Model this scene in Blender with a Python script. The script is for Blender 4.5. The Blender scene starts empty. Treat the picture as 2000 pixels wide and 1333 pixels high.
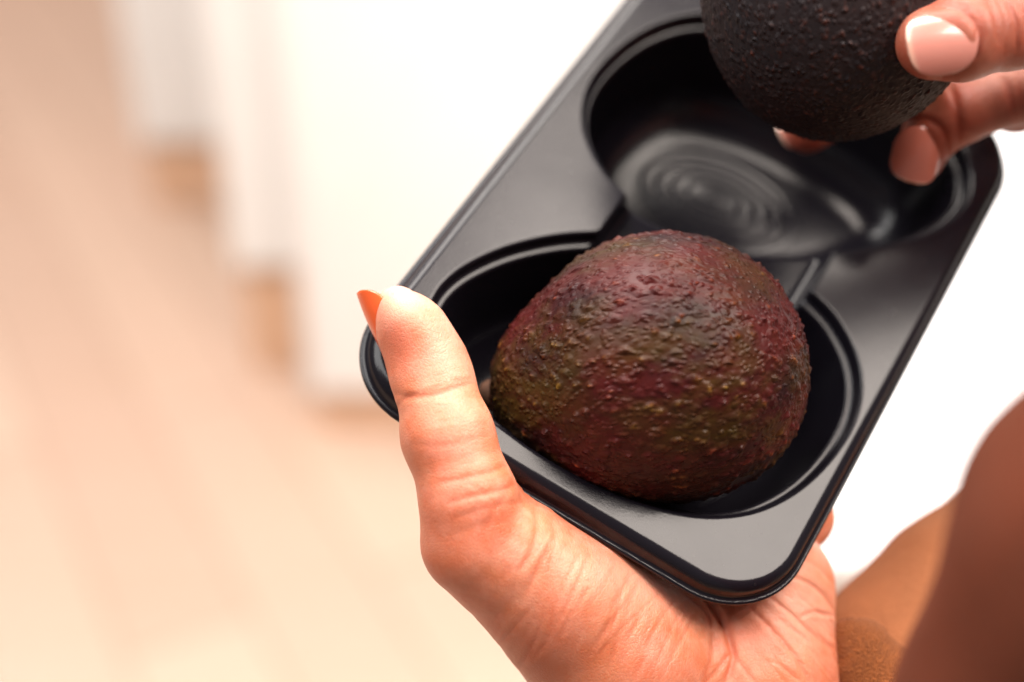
import bpy, bmesh, math, random
import numpy as np
from mathutils import Matrix, Vector

random.seed(4); rng = np.random.default_rng(4)
scene = bpy.context.scene
COL = scene.collection

# ------------------------------------------------------------------ camera
F_PX = 2777.8                       # 50 mm lens on a 36 mm sensor, 2000 px wide photograph
PITCH = math.radians(32)
CAM = np.array([0.0, 0.0, 1.30])
RIGHT = np.array([1.0, 0, 0])
FWD = np.array([0, math.cos(PITCH), -math.sin(PITCH)])
UP = np.array([0, math.sin(PITCH), math.cos(PITCH)])
cd = bpy.data.cameras.new("camera"); cam = bpy.data.objects.new("camera", cd); COL.objects.link(cam)
cam.location = CAM; cam.rotation_euler = (math.pi/2 - PITCH, 0, 0)
cd.lens = 50; cd.sensor_width = 36; cd.clip_start = .01; cd.clip_end = 100
cd.dof.use_dof = True; cd.dof.focus_distance = .334; cd.dof.aperture_fstop = 3.7
scene.camera = cam

# ------------------------------------------------------------------ light
w = bpy.data.worlds.new("World"); scene.world = w; w.use_nodes = True
w.node_tree.nodes["Background"].inputs[0].default_value = (1.0, .90, .82, 1)
w.node_tree.nodes["Background"].inputs[1].default_value = .19

def cam2w(p):                       # camera-frame millimetres (x right, y down, z forward) -> world metres
    p = np.asarray(p, float)
    return CAM + (p[..., 0:1]*RIGHT - p[..., 1:2]*UP + p[..., 2:3]*FWD)*.001

def area(name, loc, target, sx, sy, power, col):
    l = bpy.data.lights.new(name, 'AREA'); l.shape = 'RECTANGLE'; l.size = sx; l.size_y = sy
    l.energy = power; l.color = col
    o = bpy.data.objects.new(name, l); COL.objects.link(o)
    o.location = loc
    o.rotation_euler = (Vector(target) - Vector(loc)).to_track_quat('-Z', 'Y').to_euler()
    return o
TGT = cam2w([20, 20, 350])
area("ceiling_lamp", TGT + np.array([.50, -.13, .93]), TGT, .64, .64, 23, (1.0, .89, .80))
area("overhead_lamp", TGT + np.array([-.10, .55, .95]), TGT, .70, .60, 20, (1.0, .92, .85))
area("background_fill", (-1.0, .5, 2.7), (-.9, 2.7, .5), 1.8, 1.8, 78, (1.0, .975, .95))  # unseen fill, added to brighten the floor and cupboards
area("far_fill", (-2.0, 3.2, 2.8), (-1.8, 3.9, .2), 1.4, 1.4, 38, (1.0, .96, .93))  # second unseen fill, added to lift the dim far wall

vs = scene.view_settings
vs.view_transform = 'Standard'; vs.look = 'None'; vs.exposure = 0; vs.gamma = 1
scene.render.engine = 'CYCLES'
scene.cycles.use_denoising = True
scene.cycles.max_bounces = 5; scene.cycles.diffuse_bounces = 3; scene.cycles.glossy_bounces = 3; scene.cycles.adaptive_threshold = .02

# ------------------------------------------------------------------ helpers
def px(x, y, z):                    # photograph pixel at a depth in mm -> camera-frame mm
    return np.array([(x-1000)*z/F_PX, (y-666.5)*z/F_PX, z])

def to_px(P):
    return np.stack([1000 + F_PX*P[:, 0]/P[:, 2], 666.5 + F_PX*P[:, 1]/P[:, 2]], 1)

def tag(o, label=None, cat=None, group=None, kind=None):
    if label: o["label"] = label
    if cat: o["category"] = cat
    if group: o["group"] = group
    if kind: o["kind"] = kind
    return o

def mesh_obj(name, V, Fc, mat, anchor, parent=None, normals=None, smooth=True, flipn=None):
    """V: world metres; the object's origin is the anchor (a world point)."""
    me = bpy.data.meshes.new(name)
    V = np.asarray(V, np.float64) - anchor
    Fc = np.asarray(Fc, np.int32)
    n = Fc.shape[1]
    ref = normals if normals is not None else flipn
    if ref is not None:             # wind the faces the way the given normals point
        a, b, c = V[Fc[:, 0]], V[Fc[:, 1]], V[Fc[:, 2]]
        if (np.cross(b-a, c-a)*ref[Fc[:, 0]]).sum() < 0: Fc = np.ascontiguousarray(Fc[:, ::-1])
    me.vertices.add(len(V)); me.vertices.foreach_set("co", V.astype(np.float32).ravel())
    me.loops.add(Fc.size); me.loops.foreach_set("vertex_index", Fc.ravel())
    me.polygons.add(len(Fc)); me.polygons.foreach_set("loop_start", np.arange(0, Fc.size, n, dtype=np.int32))
    me.update(calc_edges=True); me.validate()
    if smooth: me.polygons.foreach_set("use_smooth", np.ones(len(me.polygons), bool))
    if normals is not None: me.normals_split_custom_set_from_vertices(normals.astype(np.float32).tolist())
    me.materials.append(mat)
    o = bpy.data.objects.new(name, me); COL.objects.link(o)
    if parent is None: o.location = anchor
    else: o.parent = parent
    return o

def empty(name, anchor):
    o = bpy.data.objects.new(name, None); o.empty_display_size = .02; o.location = anchor
    COL.objects.link(o); return o

def dir2w(d):
    return d[:, 0:1]*RIGHT - d[:, 1:2]*UP + d[:, 2:3]*FWD

# signed-distance pieces -----------------------------------------------------
def smin(a, b, k):
    h = np.maximum(k - np.abs(a-b), 0)/k
    return np.minimum(a, b) - h*h*k*.25
def smax(a, b, k): return -smin(-a, -b, k)
def cone(P, a, b, ra, rb):
    a = np.asarray(a); b = np.asarray(b); ab = b-a
    q = P - a.astype(P.dtype); ab = ab.astype(P.dtype)
    t = np.clip((q @ ab)*(1/float(ab @ ab)), 0, 1).astype(P.dtype)
    qq = np.einsum('ij,ij->i', q, q) - 2*t*(q @ ab) + t*t*float(ab @ ab)
    return np.sqrt(np.maximum(qq, 0)) - (ra + (rb-ra)*t)
def ell(P, c, R, axes=None):
    q = P - np.asarray(c)
    if axes is not None: q = q @ np.asarray(axes).T
    R = np.asarray(R)
    k0 = np.sqrt(((q/R)**2).sum(1)); k1 = np.sqrt(((q/(R*R))**2).sum(1)) + 1e-9
    return k0*(k0-1)/k1

def surface(f, lo, hi, h, B=4, band=1.6):
    """Surface nets over a sparse grid; quads, vertices snapped to the zero level."""
    lo = np.asarray(lo, float)
    nb = np.ceil((np.asarray(hi)-lo)/(h*B)).astype(int)
    c = [lo[i] + (np.arange(nb[i])+.5)*h*B for i in range(3)]
    G = np.stack(np.meshgrid(*c, indexing='ij'), -1).reshape(-1, 3)
    fc = np.concatenate([f(g) for g in np.array_split(G, max(1, len(G)//400000))]).reshape(nb)
    V = np.repeat(np.repeat(np.repeat(fc, B, 0), B, 1), B, 2).astype(np.float32)
    act = np.argwhere(np.abs(fc) < h*B*band)
    off = np.stack(np.meshgrid(*[np.arange(B)]*3, indexing='ij'), -1).reshape(-1, 3)
    for ch in np.array_split(act, max(1, len(act)//8000)):
        I = (ch[:, None, :]*B + off[None]).reshape(-1, 3)
        V[I[:, 0], I[:, 1], I[:, 2]] = f(lo + I*h)
    S = V < 0
    nx, ny, nz = S.shape
    cnt = np.zeros((nx-1, ny-1, nz-1), np.int8)
    for dx in (0, 1):
        for dy in (0, 1):
            for dz in (0, 1): cnt += S[dx:nx-1+dx, dy:ny-1+dy, dz:nz-1+dz]
    cells = np.argwhere((cnt > 0) & (cnt < 8))
    idx = -np.ones((nx-1, ny-1, nz-1), np.int64); idx[tuple(cells.T)] = np.arange(len(cells))
    acc = np.zeros((len(cells), 3)); num = np.zeros(len(cells))
    cs = [np.array(o) for o in ((0,0,0),(1,0,0),(0,1,0),(1,1,0),(0,0,1),(1,0,1),(0,1,1),(1,1,1))]
    vals = [V[tuple((cells+o).T)] for o in cs]
    for i in range(8):
        for j in range(i+1, 8):
            if np.abs(cs[i]-cs[j]).sum() != 1: continue
            m = (vals[i] < 0) != (vals[j] < 0)
            t = vals[i][m]/(vals[i][m]-vals[j][m])
            acc[m] += cs[i] + t[:, None]*(cs[j]-cs[i]); num[m] += 1
    P = lo + (cells + acc/num[:, None])*h
    quads = []
    for ax in range(3):
        a1, a2 = (ax+1) % 3, (ax+2) % 3
        s0 = [slice(None)]*3; s1 = [slice(None)]*3; s0[ax] = slice(0, -1); s1[ax] = slice(1, None)
        E0, E1 = S[tuple(s0)], S[tuple(s1)]
        e = np.argwhere(E0 != E1)
        ok = (e[:, a1] > 0) & (e[:, a2] > 0) & (e[:, a1] < S.shape[a1]-1) & (e[:, a2] < S.shape[a2]-1)
        e = e[ok]
        def cell(d1, d2):
            q = e.copy(); q[:, a1] -= d1; q[:, a2] -= d2; return idx[tuple(q.T)]
        q = np.stack([cell(1, 1), cell(0, 1), cell(0, 0), cell(1, 0)], 1)
        fl = ~E0[tuple(e.T)]
        q[fl] = q[fl][:, ::-1]
        quads.append(q)
    return P, np.concatenate(quads)

TET = np.array([(1, -1, -1), (-1, -1, 1), (-1, 1, -1), (1, 1, 1)], float)
def grad(f, P, e=.08, value=False):
    g = np.zeros_like(P); m = 0
    for k in TET:
        v = f(P + k*e); g += v[:, None]*k; m = m + v
    g = g/(np.linalg.norm(g, axis=1, keepdims=True)+1e-9)
    return (g, m/4) if value else g
def snap(f, P, n=1, lim=.5, e=.08):
    for _ in range(n):
        g, v = grad(f, P, e, True); P = P - np.clip(v, -lim, lim)[:, None]*g
    return P
def subdivide(P, Q):
    """Split every quad in four."""
    n = len(P)
    E = np.concatenate([np.sort(Q[:, [i, (i+1) % 4]], 1) for i in range(4)])
    U, inv = np.unique(E[:, 0]*n + E[:, 1], return_inverse=True)
    M = (P[U//n] + P[U % n])/2
    C = P[Q].mean(1)
    e = [inv[i*len(Q):(i+1)*len(Q)] + n for i in range(4)]
    c = np.arange(len(Q)) + n + len(U)
    NQ = np.concatenate([np.stack([Q[:, i], e[i], c, e[i-1]], 1) for i in range(4)])
    return np.concatenate([P, M, C]), NQ

def polydist(X, pts):
    """distance of 2-D points to a polyline and the share of its length"""
    best = np.full(len(X), 1e9); par = np.zeros(len(X))
    pts = np.asarray(pts, float); n = len(pts)-1
    for i in range(n):
        a, b = pts[i], pts[i+1]; ab = b-a
        t = np.clip(((X-a) @ ab)/(ab @ ab), 0, 1)
        d = np.linalg.norm(X - a - t[:, None]*ab, axis=1)
        m = d < best; best[m] = d[m]; par[m] = (i+t[m])/n
    return best, par

def spline(pts, n=12, closed=False):
    pts = np.asarray(pts, float); N = len(pts); out = []
    for i in range(N if closed else N-1):
        if closed: p = [pts[(i+k-1) % N] for k in range(4)]
        else: p = [pts[min(max(i+k-1, 0), N-1)] for k in range(4)]
        for t in np.arange(n)/n:
            out.append(.5*(2*p[1] + (p[2]-p[0])*t + (2*p[0]-5*p[1]+4*p[2]-p[3])*t*t + (3*p[1]-p[0]-3*p[2]+p[3])*t**3))
    if not closed: out.append(pts[-1])
    return np.array(out)

# ------------------------------------------------------------------ materials
class NT:
    def __init__(s, name):
        s.m = bpy.data.materials.new(name); s.m.use_nodes = True; s.t = s.m.node_tree
        s.b = s.t.nodes["Principled BSDF"]; s.out = s.t.nodes["Material Output"]
    def n(s, typ, **kw):
        nd = s.t.nodes.new(typ)
        for k, v in kw.items():
            if k.startswith("i_"):
                key = k[2:]; key = int(key) if key.isdigit() else key.replace("_", " ")
                s.set(nd.inputs[key], v)
            else: setattr(nd, k, v)
        return nd
    def set(s, sock, v):
        if hasattr(v, "links") or isinstance(v, bpy.types.NodeSocket): s.t.links.new(v, sock)
        else: sock.default_value = v
    def p(s, **kw):
        for k, v in kw.items(): s.set(s.b.inputs[k.replace("_", " ")], v)
    def noise(s, vec, scale, detail=3, rough=.5, dist=0.0):
        return s.n("ShaderNodeTexNoise", i_Vector=vec, i_Scale=scale, i_Detail=detail, i_Roughness=rough, i_Distortion=dist).outputs["Fac"]
    def ramp(s, fac, *stops):
        r = s.n("ShaderNodeValToRGB", i_Fac=fac); e = r.color_ramp.elements
        while len(e) < len(stops): e.new(.5)
        for el, (pos, c) in zip(e, stops):
            el.position = pos; el.color = (c, c, c, 1) if not hasattr(c, "__len__") else (*c, 1)
        return r.outputs["Color"]
    def math(s, op, a, b=0.0, c=None, clamp=False):
        nd = s.n("ShaderNodeMath", operation=op, use_clamp=clamp)
        s.set(nd.inputs[0], a); s.set(nd.inputs[1], b)
        if c is not None: s.set(nd.inputs[2], c)
        return nd.outputs[0]
    def mix(s, f, a, b, blend='MIX'):
        nd = s.n("ShaderNodeMix", data_type='RGBA', blend_type=blend)
        for k, v in ((0, f), (6, a), (7, b)):
            if isinstance(v, tuple) and len(v) == 3: v = (*v, 1)
            s.set(nd.inputs[k], v)
        return nd.outputs[2]
    def coord(s, scale=None, loc=(0, 0, 0), rot=(0, 0, 0)):
        o = s.n("ShaderNodeTexCoord").outputs["Object"]
        if scale is None: return o
        return s.n("ShaderNodeMapping", i_Vector=o, i_Scale=scale, i_Location=loc, i_Rotation=rot).outputs[0]
    def attr(s, name): return s.n("ShaderNodeAttribute", attribute_name=name)
    def bump(s, h, strength=.3, dist=.001, normal=None):
        nd = s.n("ShaderNodeBump", i_Height=h, i_Strength=strength, i_Distance=dist)
        if normal is not None: s.set(nd.inputs["Normal"], normal)
        return nd.outputs[0]

def plain(name, col, rough=.6, var=.08, scale=8.0):
    t = NT(name); c = t.noise(t.coord(), scale, 4)
    k = t.ramp(c, (.3, tuple(x*(1-var) for x in col)), (.7, tuple(min(1, x*(1+var)) for x in col)))
    t.p(Base_Color=k, Roughness=rough); return t.m

def mat_tray():
    t = NT("black_tray_plastic"); o = t.coord()
    sm = t.noise(o, 28, 4, .6); grain = t.noise(o, 1500, 2, .5); scuff = t.noise(t.coord((300, 30, 120)), 1.5, 5, .7)
    r = t.math('MULTIPLY_ADD', sm, .20, .13)
    dust = t.ramp(t.noise(o, 700, 2, .6), (.68, 0.0), (.76, 1.0))
    col = t.mix(t.math('MULTIPLY', dust, .25), (.0080, .0068, .0104), (.05, .044, .042))
    t.p(Base_Color=col, Roughness=r, IOR=1.5, Specular_IOR_Level=.30)
    t.p(Normal=t.bump(grain, .05, .0003, t.bump(sm, .03, .002)))
    return t.m

def mat_avocado(name, dark):
    t = NT(name); o = t.coord()
    wv = t.n("ShaderNodeTexNoise", i_Vector=o, i_Scale=140.0, i_Detail=2.0).outputs["Color"]
    wv = t.n("ShaderNodeVectorMath", operation='MULTIPLY_ADD', i_0=wv, i_1=(.0022,)*3, i_2=o).outputs[0]
    wv = t.n("ShaderNodeMapping", i_Vector=wv, i_Scale=(1, 1, .66)).outputs[0]      # local z is the long axis
    v1 = t.n("ShaderNodeTexVoronoi", feature='SMOOTH_F1', i_Vector=wv, i_Scale=(560.0 if dark else 400.0), i_Smoothness=.6, i_Randomness=1.0).outputs["Distance"]
    v2 = t.n("ShaderNodeTexVoronoi", feature='SMOOTH_F1', i_Vector=wv, i_Scale=760.0, i_Smoothness=.35).outputs["Distance"]
    lump = t.math('MULTIPLY_ADD', t.ramp(v2, (.08, .38), (.5, 0.0)), 1.0, t.ramp(v1, (.06, .8), (.50, 0.0)))
    pm = t.ramp(t.noise(wv, 170, 2), (.34, .62), (.58, 1.0))
    lump = t.math('MULTIPLY', lump, t.math('MULTIPLY', pm, t.ramp(t.noise(wv, 420, 2), (.3, .45), (.65, 1.25))))
    mid = t.noise(wv, 120, 3, .55); fine = t.noise(wv, 1100, 2)
    h = t.math('MULTIPLY_ADD', mid, .75, t.math('MULTIPLY_ADD', fine, .10, lump))
    amp = .00095 if not dark else .00055
    d = t.n("ShaderNodeDisplacement", i_Height=h, i_Midlevel=.6, i_Scale=amp).outputs[0]
    t.t.links.new(d, t.out.inputs["Displacement"]); t.m.displacement_method = 'BOTH'
    if dark:
        n1 = t.ramp(t.noise(o, 42, 4, .6), (.38, 0.0), (.68, 1.0))
        col = t.mix(n1, (.011, .008, .010), (.020, .010, .010))
        sp = t.math('MULTIPLY', t.ramp(t.noise(o, 420, 2), (.52, 0.0), (.68, 1.0)), lump)
        col = t.mix(t.math('MULTIPLY', sp, 1.0), col, (.085, .022, .013))
        t.p(Base_Color=col, Roughness=t.ramp(fine, (.3, .5), (.7, .72)), Specular_IOR_Level=.25)
    else:
        g = t.math('MULTIPLY', t.ramp(t.noise(t.coord((1, 1, .55), (.021, .013, .03)), 62, 5, .65), (.45, 0.0), (.62, 1.0)), t.ramp(t.noise(t.coord((1, 1, 1), (.5, .2, .7)), 24, 2), (.36, .30), (.60, .95)))
        r = t.ramp(t.noise(t.coord((1, 1, .6), (.3, .1, .2)), 58, 5, .65), (.42, 0.0), (.64, 1.0))
        pu = t.ramp(t.noise(t.coord((1, 1, .7), (.9, .5, .4)), 85, 4, .6), (.38, 0.0), (.64, 1.0))
        col = t.mix(pu, (.030, .0072, .0058), (.015, .0045, .0055))
        col = t.mix(t.math('MULTIPLY', r, .85), col, (.062, .0075, .0070))
        col = t.mix(t.math('MULTIPLY', g, .72), col, (.047, .032, .0042))
        tip = t.math('MULTIPLY', t.ramp(lump, (.28, 0.0), (.62, 1.0)), t.ramp(t.noise(o, 210, 3), (.50, 0.0), (.72, 1.0)))
        tipc = t.mix(g, (.20, .036, .012), (.23, .165, .018))
        col = t.mix(t.math('MULTIPLY', tip, .8), col, tipc)
        t.p(Base_Color=col, Roughness=t.ramp(t.noise(o, 90, 4, .7), (.35, .52), (.65, .32)), Specular_IOR_Level=.15)
    return t.m

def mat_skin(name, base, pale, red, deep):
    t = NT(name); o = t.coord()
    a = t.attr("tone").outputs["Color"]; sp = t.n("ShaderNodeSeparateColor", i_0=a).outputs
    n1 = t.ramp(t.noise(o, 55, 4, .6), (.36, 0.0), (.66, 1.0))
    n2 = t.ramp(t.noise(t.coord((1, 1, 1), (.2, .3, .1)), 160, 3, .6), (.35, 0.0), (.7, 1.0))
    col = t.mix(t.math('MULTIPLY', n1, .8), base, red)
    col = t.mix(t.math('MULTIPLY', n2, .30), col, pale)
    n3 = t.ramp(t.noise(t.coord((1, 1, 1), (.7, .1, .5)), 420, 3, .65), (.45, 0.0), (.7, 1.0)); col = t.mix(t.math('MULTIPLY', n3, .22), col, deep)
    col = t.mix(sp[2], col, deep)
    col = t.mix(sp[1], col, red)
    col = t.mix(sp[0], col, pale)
    pores = t.noise(o, 2600, 2); lines = t.n("ShaderNodeTexVoronoi", feature='DISTANCE_TO_EDGE', i_Vector=t.coord((1.0, .55, 1.0), rot=(.2, .4, .6)), i_Scale=1250.0).outputs["Distance"]
    lin = t.ramp(lines, (0.0, 0.0), (.16, 1.0))
    wr = t.noise(t.coord((420, 150, 300), rot=(.3, .2, .9)), 1, 4, .6, .4)
    nb = t.bump(lin, .24, .0003); nb = t.bump(wr, .10, .0008, nb); nb = t.bump(pores, .16, .0002, nb)
    t.p(Base_Color=col, Roughness=t.math('MULTIPLY_ADD', n2, .10, .40), Normal=nb,
        Subsurface_Weight=.4, Subsurface_Radius=(1.0, .34, .2), Subsurface_Scale=.0032, Specular_IOR_Level=.42)
    return t.m

def mat_nail(name, col, rough, tip=None):
    t = NT(name)
    a = t.attr("tone").outputs["Color"]; sp = t.n("ShaderNodeSeparateColor", i_0=a).outputs
    c = t.mix(t.math('MULTIPLY', t.noise(t.coord(), 300, 3), .3), col, tuple(x*.85 for x in col))
    if tip: c = t.mix(sp[0], c, tip)
    t.p(Base_Color=c, Roughness=rough, Subsurface_Weight=.15, Subsurface_Radius=(1, .4, .25), Subsurface_Scale=.001, Coat_Weight=.6, Coat_Roughness=.10)
    return t.m

def mat_knit(name, col):
    t = NT(name); o = t.coord()
    wa = t.n("ShaderNodeTexWave", wave_type='BANDS', bands_direction='X', i_Vector=t.coord((1, 1, 1), rot=(0, 0, .5)), i_Scale=420.0, i_Distortion=2.0, i_Detail=2.0).outputs["Fac"]
    vo = t.n("ShaderNodeTexVoronoi", i_Vector=t.coord((1, .6, 1), rot=(0, 0, .5)), i_Scale=2300.0).outputs["Distance"]
    fz = t.noise(o, 1800, 3)
    h = t.math('MULTIPLY_ADD', wa, .4, t.math('MULTIPLY_ADD', fz, .3, vo))
    v = t.ramp(t.noise(o, 40, 4), (.3, tuple(x*.85 for x in col)), (.7, tuple(x*1.12 for x in col)))
    t.p(Base_Color=v, Roughness=.85, Normal=t.bump(h, 1.0, .0009), Sheen_Weight=.10, Sheen_Roughness=.5, Specular_IOR_Level=.2)
    t.set(t.b.inputs["Sheen Tint"], (1.0, .6, .4, 1)); return t.m

def mat_floor():
    t = NT("pale_wood_floor"); o = t.coord((1, 1, 1), rot=(0, 0, math.radians(62.6)))
    br = t.n("ShaderNodeTexBrick", i_Vector=o, i_Scale=1.0, offset=.37)
    br.inputs["Color1"].default_value = (.69, .49, .37, 1); br.inputs["Color2"].default_value = (.60, .40, .295, 1)
    br.inputs["Mortar"].default_value = (.46, .29, .20, 1); br.inputs["Mortar Size"].default_value = .004
    br.inputs["Brick Width"].default_value = 1.4; br.inputs["Row Height"].default_value = .17
    gr = t.noise(t.coord((3, 60, 1), rot=(0, 0, math.radians(62.6))), 1, 5, .6)
    c = t.mix(t.ramp(gr, (.3, 0.0), (.7, .35)), br.outputs[0], (.72, .53, .44))
    t.p(Base_Color=c, Roughness=.35); return t.m

M_TRAY = mat_tray(); M_AVO = mat_avocado("mottled_avocado_skin", False); M_AVO2 = mat_avocado("black_avocado_skin", True)
M_SKIN = mat_skin("palm_skin", (.62, .197, .094), (.84, .49, .38), (.60, .138, .070), (.38, .098, .040))
M_SKIN2 = mat_skin("hand_skin", (.32, .088, .049), (.50, .22, .15), (.38, .072, .040), (.17, .040, .025))
M_NAIL_POLISH = mat_nail("terracotta_nail_polish", (.80, .12, .028), .25)
M_NAIL = mat_nail("bare_nail", (.50, .195, .155), .26, (.60, .33, .25))
M_NAIL_RED = mat_nail("rosy_nail", (.50, .150, .105), .18, (.74, .44, .34))
M_KNIT = mat_knit("brown_knit", (.30, .088, .024)); M_SLEEVE = mat_knit("shaded_knit", (.155, .027, .008)); M_LAP = mat_knit("lit_knit", (.60, .225, .095)); M_STEM = plain("avocado_stem", (.12, .05, .025), .8, .3, 300)  # garment light put into colour: sleeve darkened as shaded, fold and lap brightened as lit

# ------------------------------------------------------------------ tray frame: u across, v along, w out of the tray, in mm
D1 = np.array([.51761609, -.71802231, .46531446]); D2 = np.array([.83633595, .53938234, -.09802485]); DN = np.array([.18059837, -.43989845, -.87970085])
TO = 340.0*np.array([(667.4-1000)/F_PX, (712-666.5)/F_PX, 1])
TM = np.stack([D2, D1, DN])         # rows: u, v, w axes in the camera frame
def tray2cam(Q): return TO + np.asarray(Q, float) @ TM
def cam2tray(P): return (P-TO) @ TM.T

# ------------------------------------------------------------------ setting
def floor_pt(x, y, z=0.0):
    d = (x-1000)/F_PX*RIGHT - (y-666.5)/F_PX*UP + FWD
    return CAM + d*((z-CAM[2])/d[2])

def box(name, lo, hi, mat, anchor, parent=None, bev=.006):
    bm = bmesh.new(); bmesh.ops.create_cube(bm, size=1)
    lo = np.array(lo, float); hi = np.array(hi, float)
    for v in bm.verts: v.co = Vector((lo+hi)/2 - anchor) + Vector([v.co[i]*(hi-lo)[i] for i in range(3)])
    if bev: bmesh.ops.bevel(bm, geom=bm.edges[:], offset=bev, segments=2, affect='EDGES')
    me = bpy.data.meshes.new(name); bm.to_mesh(me); bm.free(); me.materials.append(mat)
    o = bpy.data.objects.new(name, me); COL.objects.link(o)
    if parent is None: o.location = anchor
    else: o.parent = parent
    return o

M_FLOOR = mat_floor(); M_WHITE = plain("white_paint", (.82, .80, .77), .5, .02); M_OAK = plain("warm_oak", (.72, .46, .30), .5, .12, 20)
M_BEIGE = plain("beige_plaster", (.74, .56, .47), .8, .05)
z0 = np.zeros(3)
tag(mesh_obj("floor", [(-6, -3, 0), (6, -3, 0), (6, 7, 0), (-6, 7, 0)], [(0, 1, 2, 3)], M_FLOOR, z0, smooth=False), kind="structure")
tag(box("wall", (-6, 4.6, 0), (6, 4.7, 3), M_BEIGE, np.array([0, 4.6, 0]), bev=0), kind="structure")

def cupboard(x0, x1, yfloor, ybody, depth, label, top=2.0):
    a = floor_pt(x0, yfloor); b = floor_pt(x1, yfloor); y = a[1]
    d = (0)*RIGHT - (ybody-666.5)/F_PX*UP + FWD                 # height of the body's lower edge on the front plane
    zb = CAM[2] + d[2]*(y/d[1])
    anchor = np.array([(a[0]+b[0])/2, y, 0])
    r = empty("cupboard", anchor); tag(r, label, "cupboard", "white cupboards on wooden bases")
    box("body", (a[0], y, zb), (b[0], y+depth, top), M_WHITE, anchor, r)
    box("base", (a[0]+.01, y+.015, 0), (b[0]-.01, y+depth-.01, zb-.002), M_OAK, anchor, r)
    box("door", (a[0]+.02, y-.018, zb+.02), (b[0]-.02, y-.001, top-.02), M_WHITE, anchor, r, .003)
    return r
cupboard(290, 500, 410, 285, .4, "white cupboard on a tall wooden base, farthest and leftmost of the row")
cupboard(480, 640, 735, 530, .4, "narrow white cupboard on a wooden base, middle of the blurred row")
cupboard(608, 1560, 850, 775, .4, "wide white cupboard on a low wooden base, nearest the bright window")

# window: a tall bright pane in a white frame, standing right behind the tray
def window():
    y = 1.42; xl, xr = .17, 1.6; z1, z2 = .02, 2.3
    an = np.array([(xl+xr)/2, y, 0]); r = empty("window", an)
    tag(r, "tall overexposed window in a white frame, blurred behind the tray", "window")
    t = NT("daylight_pane"); t.p(Base_Color=(.9, .9, .9, 1), Emission_Color=(1, .985, .97, 1), Emission_Strength=1.6, Roughness=.4)
    box("pane", (xl+.05, y+.02, z1+.05), (xr-.05, y+.03, z2-.05), t.m, an, r, 0)
    for n, lo, hi in (("frame_side", (xl, y, z1), (xl+.05, y+.05, z2)), ("frame_side", (xr-.05, y, z1), (xr, y+.05, z2)),
                      ("frame_rail", (xl+.05, y, z1), (xr-.05, y+.05, z1+.05)), ("frame_rail", (xl+.05, y, z2-.05), (xr-.05, y+.05, z2))):
        box(n, lo, hi, M_WHITE, an, r, .004)
window()

# ------------------------------------------------------------------ tray
TW, TL, TR = 118.0, 177.0, 21.0
egg = spline([(8.2, 27.5), (8.4, 38), (13.5, 50), (20.8, 60.3), (29, 68.6), (40, 77), (53, 84.5), (68, 89.6), (82, 91.2), (91.5, 89.6), (98, 86.6), (105, 81), (109.8, 73.5),
              (112.2, 64), (111.8, 52.4), (109, 40.5), (104, 30.3), (97.6, 23), (89, 17.2), (77, 12.6), (64.5, 9.9), (50, 9.0), (37.5, 9.4), (24, 11.6), (13.5, 18)], 8, True)
gu = np.arange(-12, 131, .5); gv = np.arange(-12, 190, .5)
GX = np.stack(np.meshgrid(gu, gv, indexing='ij'), -1).reshape(-1, 2)
def poly_sdf(X, poly):
    best = np.full(len(X), 1e9); ins = np.zeros(len(X), bool)
    for a, b in zip(poly, np.roll(poly, -1, 0)):
        ab = b-a; t = np.clip(((X-a) @ ab)/(ab @ ab), 0, 1); d = X-a-t[:, None]*ab
        best = np.minimum(best, (d*d).sum(1))
        cr = ((a[1] > X[:, 1]) != (b[1] > X[:, 1])) & (X[:, 0] < (b[0]-a[0])*(X[:, 1]-a[1])/(b[1]-a[1]+1e-12)+a[0])
        ins ^= cr
    return np.sqrt(best)*np.where(ins, -1, 1)
EGG = poly_sdf(GX, egg).reshape(len(gu), len(gv)).astype(np.float32)
def samp(u, v):
    x = np.clip((u+12)/.5, 0, len(gu)-1.001); y = np.clip((v+12)/.5, 0, len(gv)-1.001)
    i = x.astype(int); j = y.astype(int); fx = x-i; fy = y-j
    return (EGG[i, j]*(1-fx)+EGG[i+1, j]*fx)*(1-fy) + (EGG[i, j+1]*(1-fx)+EGG[i+1, j+1]*fx)*fy
def rbox2(u, v, cu, cv, hu, hv, r):
    a = np.abs(u-cu)-hu+r; b = np.abs(v-cv)-hv+r
    return np.hypot(np.maximum(a, 0), np.maximum(b, 0)) + np.minimum(np.maximum(a, b), 0) - r
def pit(d, t, D, R, draft):
    a = d + draft*np.maximum(t, 0) + R; b = t - D + R
    return np.hypot(np.maximum(a, 0), np.maximum(b, 0)) + np.minimum(np.maximum(a, b), 0) - R
DEPTH = 37.0
def egg_pit(u, v, t):
    d = samp(u, v)
    a = (u-68)*.955+(v-50)*.297; b = -(u-68)*.297+(v-50)*.955
    e = np.sqrt((a/26)**2+(b/16)**2)
    ring = .16*np.cos(2*np.pi*e*5.5)*np.clip((1.06-e)*6, 0, 1)
    mound = 1.0*np.clip(1-e*e, 0, 1)**1.2
    main = pit(d+1.7, t, DEPTH+ring-mound, 12.0, .18)
    ledge = pit(d, t, 4.0, 1.2, .10)
    return smin(main, ledge, .9)
def cavities(Q):
    u, v, t = Q[:, 0], Q[:, 1], -Q[:, 2]
    lo = egg_pit(u, v, t); up = egg_pit(TW-u, TL-v, t)
    ch = pit(rbox2(u, v, 59, 88.5, 27, 23, 3), t, 10.0, 3.0, .06)
    return smin(smin(lo, up, 1.0), ch, 1.4)
TH = 1.1
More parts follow.
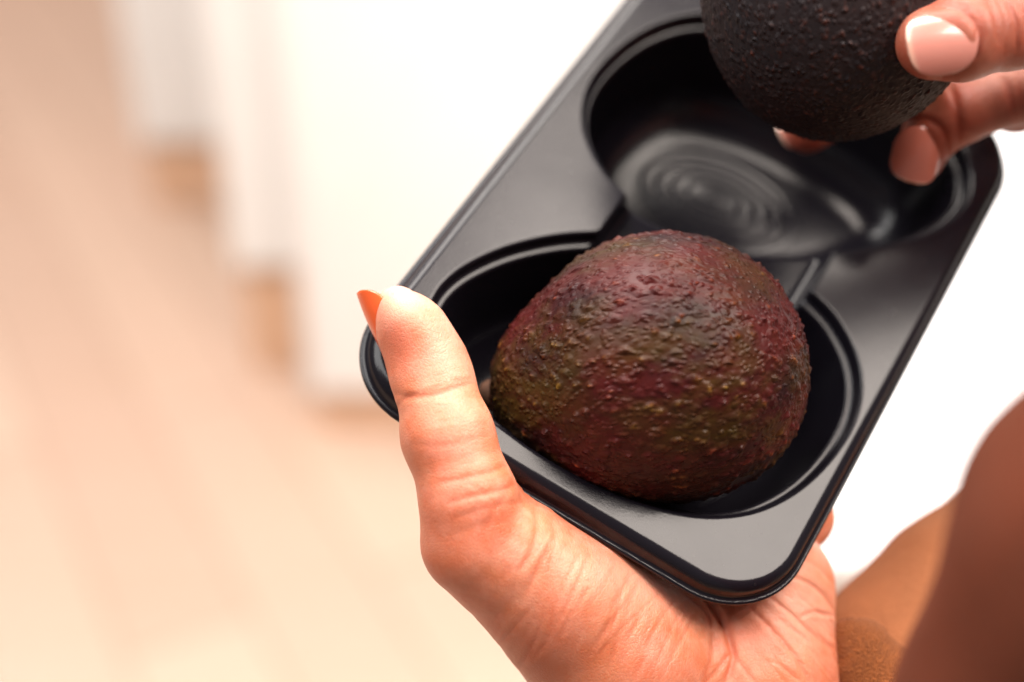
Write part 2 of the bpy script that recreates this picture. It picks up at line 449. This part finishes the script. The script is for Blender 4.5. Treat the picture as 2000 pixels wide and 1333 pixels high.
def outline(Q):                     # the outer edge, a rounded rectangle with a slightly slanting front
    return rbox2(Q[:, 0], Q[:, 1] - .05*(Q[:, 0]-58)*np.clip(1-Q[:, 1]/180, 0, 1.1), 58.1, 89.6, 60.4, 89.6, 21.0)
def skirt(Q, grow=0.0):             # solid under the flange, rounded top edge, 6 mm high, flaring
    dr = outline(Q)
    t = -Q[:, 2]; R = 2.2
    a = dr + 2.6 - .30*np.clip(t, 0, 9) - grow + R; b = -t - grow + R
    return np.hypot(np.maximum(a, 0), np.maximum(b, 0)) + np.minimum(np.maximum(a, b), 0) - R
def lip(Q):
    dr = outline(Q)
    a = np.abs(dr + 1.0) - .6; b = np.abs(Q[:, 2] + 5.2) - .20
    return np.hypot(np.maximum(a, 0), np.maximum(b, 0)) + np.minimum(np.maximum(a, b), 0) - .55
def f_tray(Q):
    cav = cavities(Q); t = -Q[:, 2]
    sh = np.maximum(np.maximum(skirt(Q), -skirt(Q, -TH)), t - 5.3)
    body = np.minimum(np.maximum(cav - TH, -t), smin(sh, lip(Q), .8))
    return smax(body, -cav, 1.0)
def f_tray_full(P):                 # filled tray volume in the camera frame, for skin pressed against it
    Q = cam2tray(P)
    t = -Q[:, 2]
    a = np.maximum(skirt(Q, .25), t - 5.9)
    dr = outline(Q)
    b = np.maximum(dr - .4, np.abs(t - 5.2) - .9)
    return np.minimum(np.minimum(a, b), np.maximum(cavities(Q) - TH - .3, -t))

def build_tray():
    P, Fq = surface(f_tray, (-4, -4, -41), (122, 181, 1.6), .5, band=1.8)
    P = snap(f_tray, P, 1, .3, .05)
    N = grad(f_tray, P, .12)
    an = cam2w(tray2cam(np.array([[TW/2, TL/2, -DEPTH]])))[0]
    root = empty("avocado_tray", an)
    tag(root, "glossy black plastic tray with two egg-shaped hollows, held over the palm", "tray")
    W = cam2w(tray2cam(P)); NW = dir2w(N @ TM)
    C = P[Fq].mean(1)
    lo = samp(C[:, 0], C[:, 1]) < .9; up = (samp(TW-C[:, 0], TL-C[:, 1]) < .9) & ~lo
    ch = (rbox2(C[:, 0], C[:, 1], 59, 88.5, 27, 23, 3) < .9) & ~lo & ~up
    for nm, m, lab in (("compartment", lo, "hollow holding the mottled avocado"), ("compartment", up, "empty hollow with oval ridges on its floor"),
                       ("channel", ch, None), ("rim", ~(lo | up | ch), None)):
        q = Fq[m]; use, inv = np.unique(q, return_inverse=True)
        o = mesh_obj(nm, W[use], inv.reshape(-1, 4), M_TRAY, an, root, NW[use])
        if lab: o["label"] = lab
build_tray()

# ------------------------------------------------------------------ avocados
def avocado(name, center, axis, length, R, kx, mat, label, group, stem=True, squash=1.0):
    bm = bmesh.new(); bmesh.ops.create_icosphere(bm, subdivisions=8, radius=1)
    V = np.array([v.co[:] for v in bm.verts]); Fc = np.array([[v.index for v in f.verts] for f in bm.faces]); bm.free()
    x = V[:, 2]
    r = R*(1 + kx*x - .06*np.exp(-((x+.62)/.22)**2)*(1 if stem else 0))
    V = np.stack([V[:, 0]*r, V[:, 1]*r*squash, x*length/2], 1)
    V[:, 0] += 1.2*np.sin(V[:, 2]*.05+.6) ; V[:, 1] += 1.0*np.sin(V[:, 2]*.06+2)
    me_an = cam2w(np.array([center]))[0]
    ax = dir2w(np.array([axis]))[0]; ax /= np.linalg.norm(ax)
    q = Vector(ax).to_track_quat('Z', 'Y')
    o = mesh_obj(name, V*.001, Fc, mat, z0)
    o.location = me_an; o.rotation_mode = 'QUATERNION'; o.rotation_quaternion = q
    tag(o, label, "avocado", group)
    if stem:
        sv, sf = [], []
        prof = [(0, -3.5), (2.6, -3.4), (3.6, -2.2), (3.9, -.6), (3.5, 1.0), (4.4, 4.0)]
        for i, (rr, zz) in enumerate(prof):
            for k in range(14):
                a = k/14*2*np.pi; j = 1 + .10*math.sin(3*a+i)
                sv.append((rr*j*math.cos(a), rr*j*math.sin(a), -length/2 + zz))
        for i in range(len(prof)-1):
            for k in range(14): sf.append((i*14+k, i*14+(k+1) % 14, (i+1)*14+(k+1) % 14, (i+1)*14+k))
        mesh_obj("stem", np.array(sv)*.001, sf, M_STEM, z0, o)
    return o
avocado("avocado", px(1263, 731, 352), (.93, -.13, -.24), 79, 33.2, .12, M_AVO,
        "purple and green mottled avocado lying in the front hollow of the tray", "avocados")
avocado("avocado", px(1637, -62, 353), (-.10, .93, -.20), 86, 34.8, .06, M_AVO2,
        "blackish avocado gripped by thumb and fingers above the empty hollow", "avocados", stem=False)

# ------------------------------------------------------------------ nails
def nail(name, center, ydir, ndir, width, length, curve, mat, parent, an, tip=.16, over=0.0, thick=.45, lcurve=.08):
    """center/ydir/ndir in the camera frame; ydir runs to the free edge, ndir out of the nail."""
    y = np.array(ydir, float); y /= np.linalg.norm(y); n = np.array(ndir, float); n -= y*(n @ y); n /= np.linalg.norm(n)
    x = np.cross(y, n); NX, NY = 23, 25; top = []; tone = []
    for j in range(NY):
        s = j/(NY-1)*2-1
        if s < -.1: k = math.sqrt(max(0, 1-((-s-.1)/.9)**2.3))
        elif s > .2: k = math.sqrt(max(0, 1-((s-.2)/.82)**2.3))
        else: k = 1.0
        k = max(k, .12)
        for i in range(NX):
            a = (i/(NX-1)*2-1)*k
            px_ = math.sin(a*curve)/math.sin(curve)*width/2
            h = (math.cos(a*curve)-1)/math.sin(curve)*width/2 - lcurve*length*.5*s*s
            top.append(np.asarray(center) + x*px_ + y*(s*length/2) + n*h)
            tone.append(min(1, max(0, (s - (1-2*tip) + .25*a*a)*9)))
    top = np.array(top); N = len(top); bot = top - n*thick
    fc = []
    for j in range(NY-1):
        for i in range(NX-1):
            a = j*NX+i; fc += [(a, a+1, a+NX+1, a+NX), (N+a, N+a+NX, N+a+NX+1, N+a+1)]
    edge = [i for i in range(NX)] + [j*NX+NX-1 for j in range(1, NY)] + [(NY-1)*NX+i for i in range(NX-2, -1, -1)] + [j*NX for j in range(NY-2, 0, -1)]
    for a, b in zip(edge, edge[1:]+edge[:1]): fc.append((a, N+a, N+b, b))
    o = mesh_obj(name, cam2w(np.concatenate([top, bot])), fc, mat, an, parent)
    tn = np.array(tone+tone); at = o.data.color_attributes.new("tone", 'FLOAT_COLOR', 'POINT')
    at.data.foreach_set("color", np.stack([tn, tn*0, tn*0, tn*0+1], 1).astype(np.float32).ravel())
    return o

def hand_mesh(f, lo, hi, h, creases, tonef, mat, name, an):
    P, Q = surface(f, lo, hi, h)
    P = snap(f, P, 1, h)
    P, Q = subdivide(P, Q); N, v = grad(f, P, .2, True); P = P - np.clip(v, -.4, .4)[:, None]*N
    X = to_px(P); facing = np.clip(-(N*P).sum(1)/np.linalg.norm(P, axis=1)*3 + .4, 0, 1)
    dsp = np.zeros(len(P)); crs = np.zeros(len(P))
    for pts, wd, dp in creases:
        dp *= .62 if pts[0][0] < 1020 else 1.15
        pp = spline(pts, 6) if len(pts) > 2 else np.asarray(pts, float)
        m = (X[:, 0] > pp[:, 0].min()-60) & (X[:, 0] < pp[:, 0].max()+60) & (X[:, 1] > pp[:, 1].min()-60) & (X[:, 1] < pp[:, 1].max()+60) & (facing > 0)
        if not m.any(): continue
        d, s = polydist(X[m], pp)
        fade = np.clip(np.minimum(s, 1-s)*5, 0, 1)**.6
        g = np.exp(-(d/wd)**2); side = np.exp(-((d-2.6*wd)/(1.9*wd))**2)
        dsp[m] += (-dp*g + .32*dp*side)*fade*facing[m]; crs[m] += dp*g*fade
    P = P + N*dsp[:, None]
    o = mesh_obj(name, cam2w(P), Q, mat, an, flipn=dir2w(N))
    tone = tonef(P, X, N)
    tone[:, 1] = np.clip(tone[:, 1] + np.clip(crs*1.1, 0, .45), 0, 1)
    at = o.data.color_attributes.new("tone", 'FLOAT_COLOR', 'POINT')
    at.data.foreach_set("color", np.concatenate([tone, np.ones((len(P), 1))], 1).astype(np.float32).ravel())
    return o

# ------------------------------------------------------------------ the hand under the tray
def chain(P, pts, k, d=None):
    for (a, ra), (b, rb) in zip(pts[:-1], pts[1:]):
        c = cone(P, a, b, ra, rb); d = c if d is None else smin(d, c, k)
    return d
TPAD = np.array([(.80, -.6, 0), (.6, .80, 0), (0, 0, 1)])
def f_left(P):
    th = chain(P, [(px(776, 602, 343), 5.3), (px(805, 652, 340), 7.7), (px(836, 715, 338), 9.1), (px(849, 752, 336), 9.0), (px(874, 850, 333), 10.5), (px(913, 965, 331), 10.8)], 3.0)
    th = smin(th, ell(P, px(812, 645, 336), (6.3, 10.0, 7.0), TPAD), 5.0)                 # thumb pad
    thenar = chain(P, [(px(918, 985, 331), 10.8), (px(930, 1058, 333), 11.9), (px(1003, 1100, 338), 14.4), (px(1088, 1167, 342), 16.8), (px(1220, 1320, 349), 20.5), (px(1340, 1560, 355), 25)], 5.0)
    d = smin(th, thenar, 4.0)
    d = smin(d, ell(P, px(1160, 1205, 350), (19, 17, 16)), 8.0)
    hyp = chain(P, [(px(1492, 1150, 368), 18.2), (px(1470, 1335, 362), 20.6), (px(1400, 1560, 356), 25)], 5.0)
    palm = chain(P, [(px(1150, 1080, 362), 13), (px(1330, 1230, 362), 15), (px(1420, 1400, 360), 20)], 6.0)
    d = smin(d, chain(P, [(px(955, 965, 344), 8), (px(1060, 1015, 353), 9.5), (px(1150, 1090, 362), 12)], 4.0), 6.0)
    palm = smin(palm, chain(P, [(px(1330, 1230, 366), 13), (px(1470, 1050, 378), 12)], 5.0), 8.0)
    d = smin(d, palm, 8.0)
    d = smin(d, hyp, 5.0)
    # fingers, running under the tray
    for pts in ([(px(1480, 1060, 384), 11), (px(1562, 1010, 386), 8.8), (px(1556, 900, 402), 8.0), (px(1580, 800, 415), 7)],
                [(px(1400, 1000, 394), 11), (px(1500, 850, 416), 9), (px(1600, 700, 428), 8), (px(1650, 620, 426), 7)],
                [(px(1300, 980, 396), 11), (px(1400, 760, 424), 9), (px(1480, 610, 440), 8.4), (px(1520, 530, 438), 7.2)],
                [(px(1180, 960, 392), 11), (px(1250, 740, 424), 9), (px(1300, 600, 442), 8.4), (px(1330, 520, 444), 7.2)]):
        d = smin(d, chain(P, pts, 3.0), 4.0)
    d = smin(d, chain(P, [(px(1150, 1080, 368), 13), (px(1180, 960, 392), 11), (px(1300, 980, 396), 11), (px(1400, 1000, 394), 11), (px(1480, 1060, 384), 11), (px(1470, 1150, 368), 14)], 5.0), 6.0)
    return smax(d, -f_tray_full(P), .8)

CR_L = [([(768, 768), (800, 776), (850, 771), (892, 758), (926, 747)], 6, .42), ([(772, 800), (790, 780), (815, 768)], 4, .25), ([(882, 748), (905, 742), (922, 738)], 4, .2),
        ([(800, 868), (860, 870), (925, 858), (955, 848)], 5, .12), ([(830, 880), (880, 872), (940, 868)], 4, .08),
        ([(850, 945), (905, 935), (960, 922), (992, 908)], 6, .32), ([(870, 985), (930, 968), (980, 958), (1008, 944)], 6, .38), ([(905, 940), (940, 960), (965, 985)], 4, .16),
        ([(1005, 950), (975, 985), (950, 1030), (940, 1075)], 7, .22), ([(1042, 985), (1050, 1030), (1038, 1080), (1010, 1120)], 7, .25), ([(1075, 1005), (1085, 1060), (1070, 1120)], 6, .14),
        ([(880, 1015), (930, 1000), (985, 985), (1040, 985)], 6, .18), ([(870, 1050), (930, 1030), (1000, 1015)], 7, .12),
        ([(1372, 1150), (1392, 1190), (1420, 1235), (1432, 1285), (1415, 1340)], 6, .65), ([(1350, 1140), (1385, 1175), (1408, 1205), (1412, 1228)], 5, .6), ([(1395, 1165), (1400, 1195), (1412, 1215)], 3, .3),
        ([(1340, 1160), (1380, 1195), (1392, 1230)], 4, .35), ([(1412, 1228), (1450, 1200), (1478, 1180)], 3, .22),
        ([(1440, 1165), (1500, 1222), (1555, 1285), (1585, 1340)], 4, .34), ([(1478, 1150), (1540, 1195), (1600, 1250), (1638, 1275)], 3.5, .26),
        ([(1525, 1120), (1570, 1135), (1610, 1165), (1640, 1215)], 4, .34), ([(1562, 1206), (1590, 1197), (1632, 1204)], 3.5, .28), ([(1560, 1085), (1600, 1110), (1632, 1150)], 4, .2),
        ([(1420, 1245), (1440, 1290), (1480, 1340)], 4, .22), ([(1430, 1270), (1400, 1310), (1370, 1345)], 5, .30), ([(1392, 1235), (1390, 1290), (1370, 1335)], 6, .25)]
for _ in range(34):                 # fine lines over the heel of the palm
    x, y = rng.uniform(1480, 1625), rng.uniform(1120, 1300); a = rng.normal(.72, .16); l = rng.uniform(25, 85)
    CR_L.append(([(x, y), (x+l*.5*math.cos(a), y+l*.5*math.sin(a)+rng.normal(0, 3)), (x+l*math.cos(a), y+l*math.sin(a))], rng.uniform(2.2, 3.2), rng.uniform(.04, .13)))
for _ in range(46):                 # slanting lines over the ball of the thumb
    x, y = rng.uniform(980, 1380), rng.uniform(1030, 1260); y = max(y, 990+(x-1000)*.55); a = rng.normal(2.05, .14); l = rng.uniform(50, 150)
    CR_L.append(([(x, y), (x+l*.5*math.cos(a), y+l*.5*math.sin(a)+rng.normal(0, 4)), (x+l*math.cos(a), y+l*math.sin(a))], rng.uniform(3, 6), rng.uniform(.04, .12)))
for _ in range(26):                 # thumb
    x, y = rng.uniform(800, 930), rng.uniform(600, 930); a = rng.normal(-.35 if y < 780 else -.15, .15); l = rng.uniform(25, 70)
    CR_L.append(([(x, y), (x+l*math.cos(a), y+l*math.sin(a))], rng.uniform(2, 3.2), rng.uniform(.03, .07)))

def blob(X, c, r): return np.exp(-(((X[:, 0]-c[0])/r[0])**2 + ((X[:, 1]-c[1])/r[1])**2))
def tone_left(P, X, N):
    pale = .62*blob(X, (775, 560), (95, 60)) + .40*blob(X, (880, 660), (45, 90)) + .30*blob(X, (1250, 1120), (190, 60)) + .35*blob(X, (1560, 1180), (70, 80)) + .2*blob(X, (900, 830), (50, 80))  # light on thumb tip and palm top, with real blanching, painted in as pale
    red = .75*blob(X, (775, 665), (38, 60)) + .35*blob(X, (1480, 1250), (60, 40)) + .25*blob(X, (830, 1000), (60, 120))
    deep = .45*blob(X, (860, 1100), (90, 70)) + .65*blob(X, (1040, 1300), (190, 110)) + .35*blob(X, (1330, 1345), (200, 50)) + .3*blob(X, (800, 880), (25, 110))  # shading of the lower palm and thumb side painted in as a darker tone
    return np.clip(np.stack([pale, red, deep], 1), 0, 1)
anL = cam2w(np.array([px(1340, 1500, 352)]))[0]
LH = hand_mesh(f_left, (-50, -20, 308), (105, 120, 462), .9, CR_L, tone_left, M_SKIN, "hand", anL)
tag(LH, "open hand cradling the black tray from below, its thumb over the rim", "hand", "hands")
nail("fingernail", px(720, 629, 341.5), (-.40, -.92, .03), (-.84, .36, -.42), 12.0, 15.2, 1.05, M_NAIL_POLISH, LH, anL, tip=0, thick=.5, lcurve=.05)["label"] = "terracotta polished thumbnail seen edge-on"

# ------------------------------------------------------------------ the hand holding the black avocado
def f_right(P):
    th = chain(P, [(px(1822, 84, 320), 8.2), (px(1880, 74, 320), 9.2), (px(1975, 52, 323), 9.3), (px(2120, 25, 331), 11), (px(2330, 40, 353), 16)], 3.0)
    fB = chain(P, [(px(1797, 305, 377), 6.6), (px(1828, 245, 375), 7.6), (px(1868, 218, 373), 8.6), (px(1975, 178, 375), 9.0), (px(2130, 110, 383), 10.5), (px(2330, 90, 379), 14)], 2.5)
    fA = chain(P, [(px(1578, 254, 401), 6.6), (px(1640, 212, 404), 7.2), (px(1800, 130, 407), 8), (px(1990, 110, 403), 9), (px(2330, 50, 383), 14)], 2.5)
    fC = chain(P, [(px(1985, 200, 387), 8.5), (px(2120, 160, 391), 9.5), (px(2330, 120, 383), 13)], 2.5)
    d = smin(np.minimum(th, np.minimum(fA, np.minimum(fB, fC))), chain(P, [(px(2330, 60, 369), 22), (px(2520, 120, 363), 22), (px(2800, 260, 341), 24)], 6.0), 8.0)
    return d
CR_R = [([(1803, 22), (1840, 14), (1877, 22), (1904, 47), (1914, 80), (1904, 113), (1877, 137), (1840, 146), (1803, 137)], 7, .45), ([(1848, 345), (1852, 300), (1838, 250), (1795, 232), (1750, 248), (1738, 300)], 6, .35),
        ([(1925, -10), (1945, 40), (1950, 90)], 5, .22), ([(1965, 0), (1985, 50), (1985, 100)], 4, .28), ([(1985, -5), (2005, 50), (2000, 100)], 4, .30), ([(1945, -5), (1962, 40), (1960, 110)], 3, .14),
        ([(1850, 158), (1868, 210), (1872, 290)], 9, .35), ([(1960, 150), (1975, 200), (1985, 258)], 8, .30), ([(1985, 140), (1992, 200), (1996, 250)], 6, .2),
        ([(1912, 20), (1918, 70), (1905, 120)], 7, .35), ([(1775, 28), (1800, 14), (1860, 6), (1900, 22)], 6, .25), ([(1790, 132), (1830, 146), (1880, 138)], 6, .2)]
def tone_right(P, X, N):
    pale = .35*blob(X, (1930, 140), (110, 25)) + .3*blob(X, (1780, 40), (30, 40))
    red = .8*blob(X, (1790, 300), (70, 60)) + .7*blob(X, (1575, 260), (60, 40)) + .4*blob(X, (1770, 110), (30, 50))
    deep = .6*blob(X, (1985, 210), (60, 60)) + .3*blob(X, (1950, 40), (50, 50))
    return np.clip(np.stack([pale, red, deep], 1), 0, 1)
anR = cam2w(np.array([px(2330, 60, 378)]))[0]
RH = hand_mesh(f_right, (70, -95, 305), (270, 10, 440), .9, CR_R, tone_right, M_SKIN2, "hand", anR)
tag(RH, "hand reaching in from the edge, pinching the blackish avocado, bare thumbnail showing", "hand", "hands")
nail("fingernail", px(1842, 76, 310.5), (-.985, .14, .08), (-.06, -.10, -1), 14.3, 15.4, .85, M_NAIL, RH, anR, tip=.09)
nail("fingernail", px(1796, 302, 367.6), (-.22, .95, -.02), (.02, .10, -1), 12.8, 15.0, .85, M_NAIL_RED, RH, anR, tip=.05)
nail("fingernail", px(1549, 254, 398.2), (-.90, .40, 0), (-.75, .20, -.62), 9.0, 8.0, .95, M_NAIL_RED, RH, anR, tip=.12)

# ------------------------------------------------------------------ brown knit garment
anG = cam2w(np.array([px(1950, 1500, 330)]))[0]
G = tag(empty("knit_garment", anG), "brown knit garment of the holder, blurred sleeve and folds beside the palm", "clothing")
def blobmesh(name, f, lo, hi, h, mat, label=None):
    P, Q = surface(f, lo, hi, h); P = snap(f, P, 1, h); P, Q = subdivide(P, Q); P = snap(f, P, 1, h)
    o = mesh_obj(name, cam2w(P), Q, mat, anG, G, flipn=dir2w(grad(f, P)))
    if label: o["label"] = label
    return o
def f_sleeve(P):
    d = chain(P, [(px(2660, 740, 208), 28), (px(2310, 1095, 235), 33), (px(2195, 1500, 262), 38), (px(2160, 2000, 300), 44)], 20.0)
    q = .5*np.sin(P[:, 1]*.11+P[:, 0]*.07) + .25*np.sin(P[:, 1]*.23-P[:, 2]*.15)
    return d + q
def f_lap(P):
    d = chain(P, [(px(2010, 1060, 415), 20), (px(1880, 1175, 410), 24), (px(1790, 1330, 402), 29), (px(1760, 1700, 395), 36)], 14.0)
    return d + .9*np.sin(P[:, 1]*.2+P[:, 0]*.25)
def f_fold(P):
    d = chain(P, [(px(1672, 1262, 362), 7.5), (px(1700, 1330, 362), 11), (px(1730, 1480, 366), 17)], 6.0)
    return d + .35*np.sin(P[:, 1]*.5+P[:, 0]*.4)
blobmesh("sleeve", f_sleeve, (55, -50, 165), (190, 190, 350), 2.4, M_SLEEVE, "large blurred brown sleeve, its shade put into the colour")
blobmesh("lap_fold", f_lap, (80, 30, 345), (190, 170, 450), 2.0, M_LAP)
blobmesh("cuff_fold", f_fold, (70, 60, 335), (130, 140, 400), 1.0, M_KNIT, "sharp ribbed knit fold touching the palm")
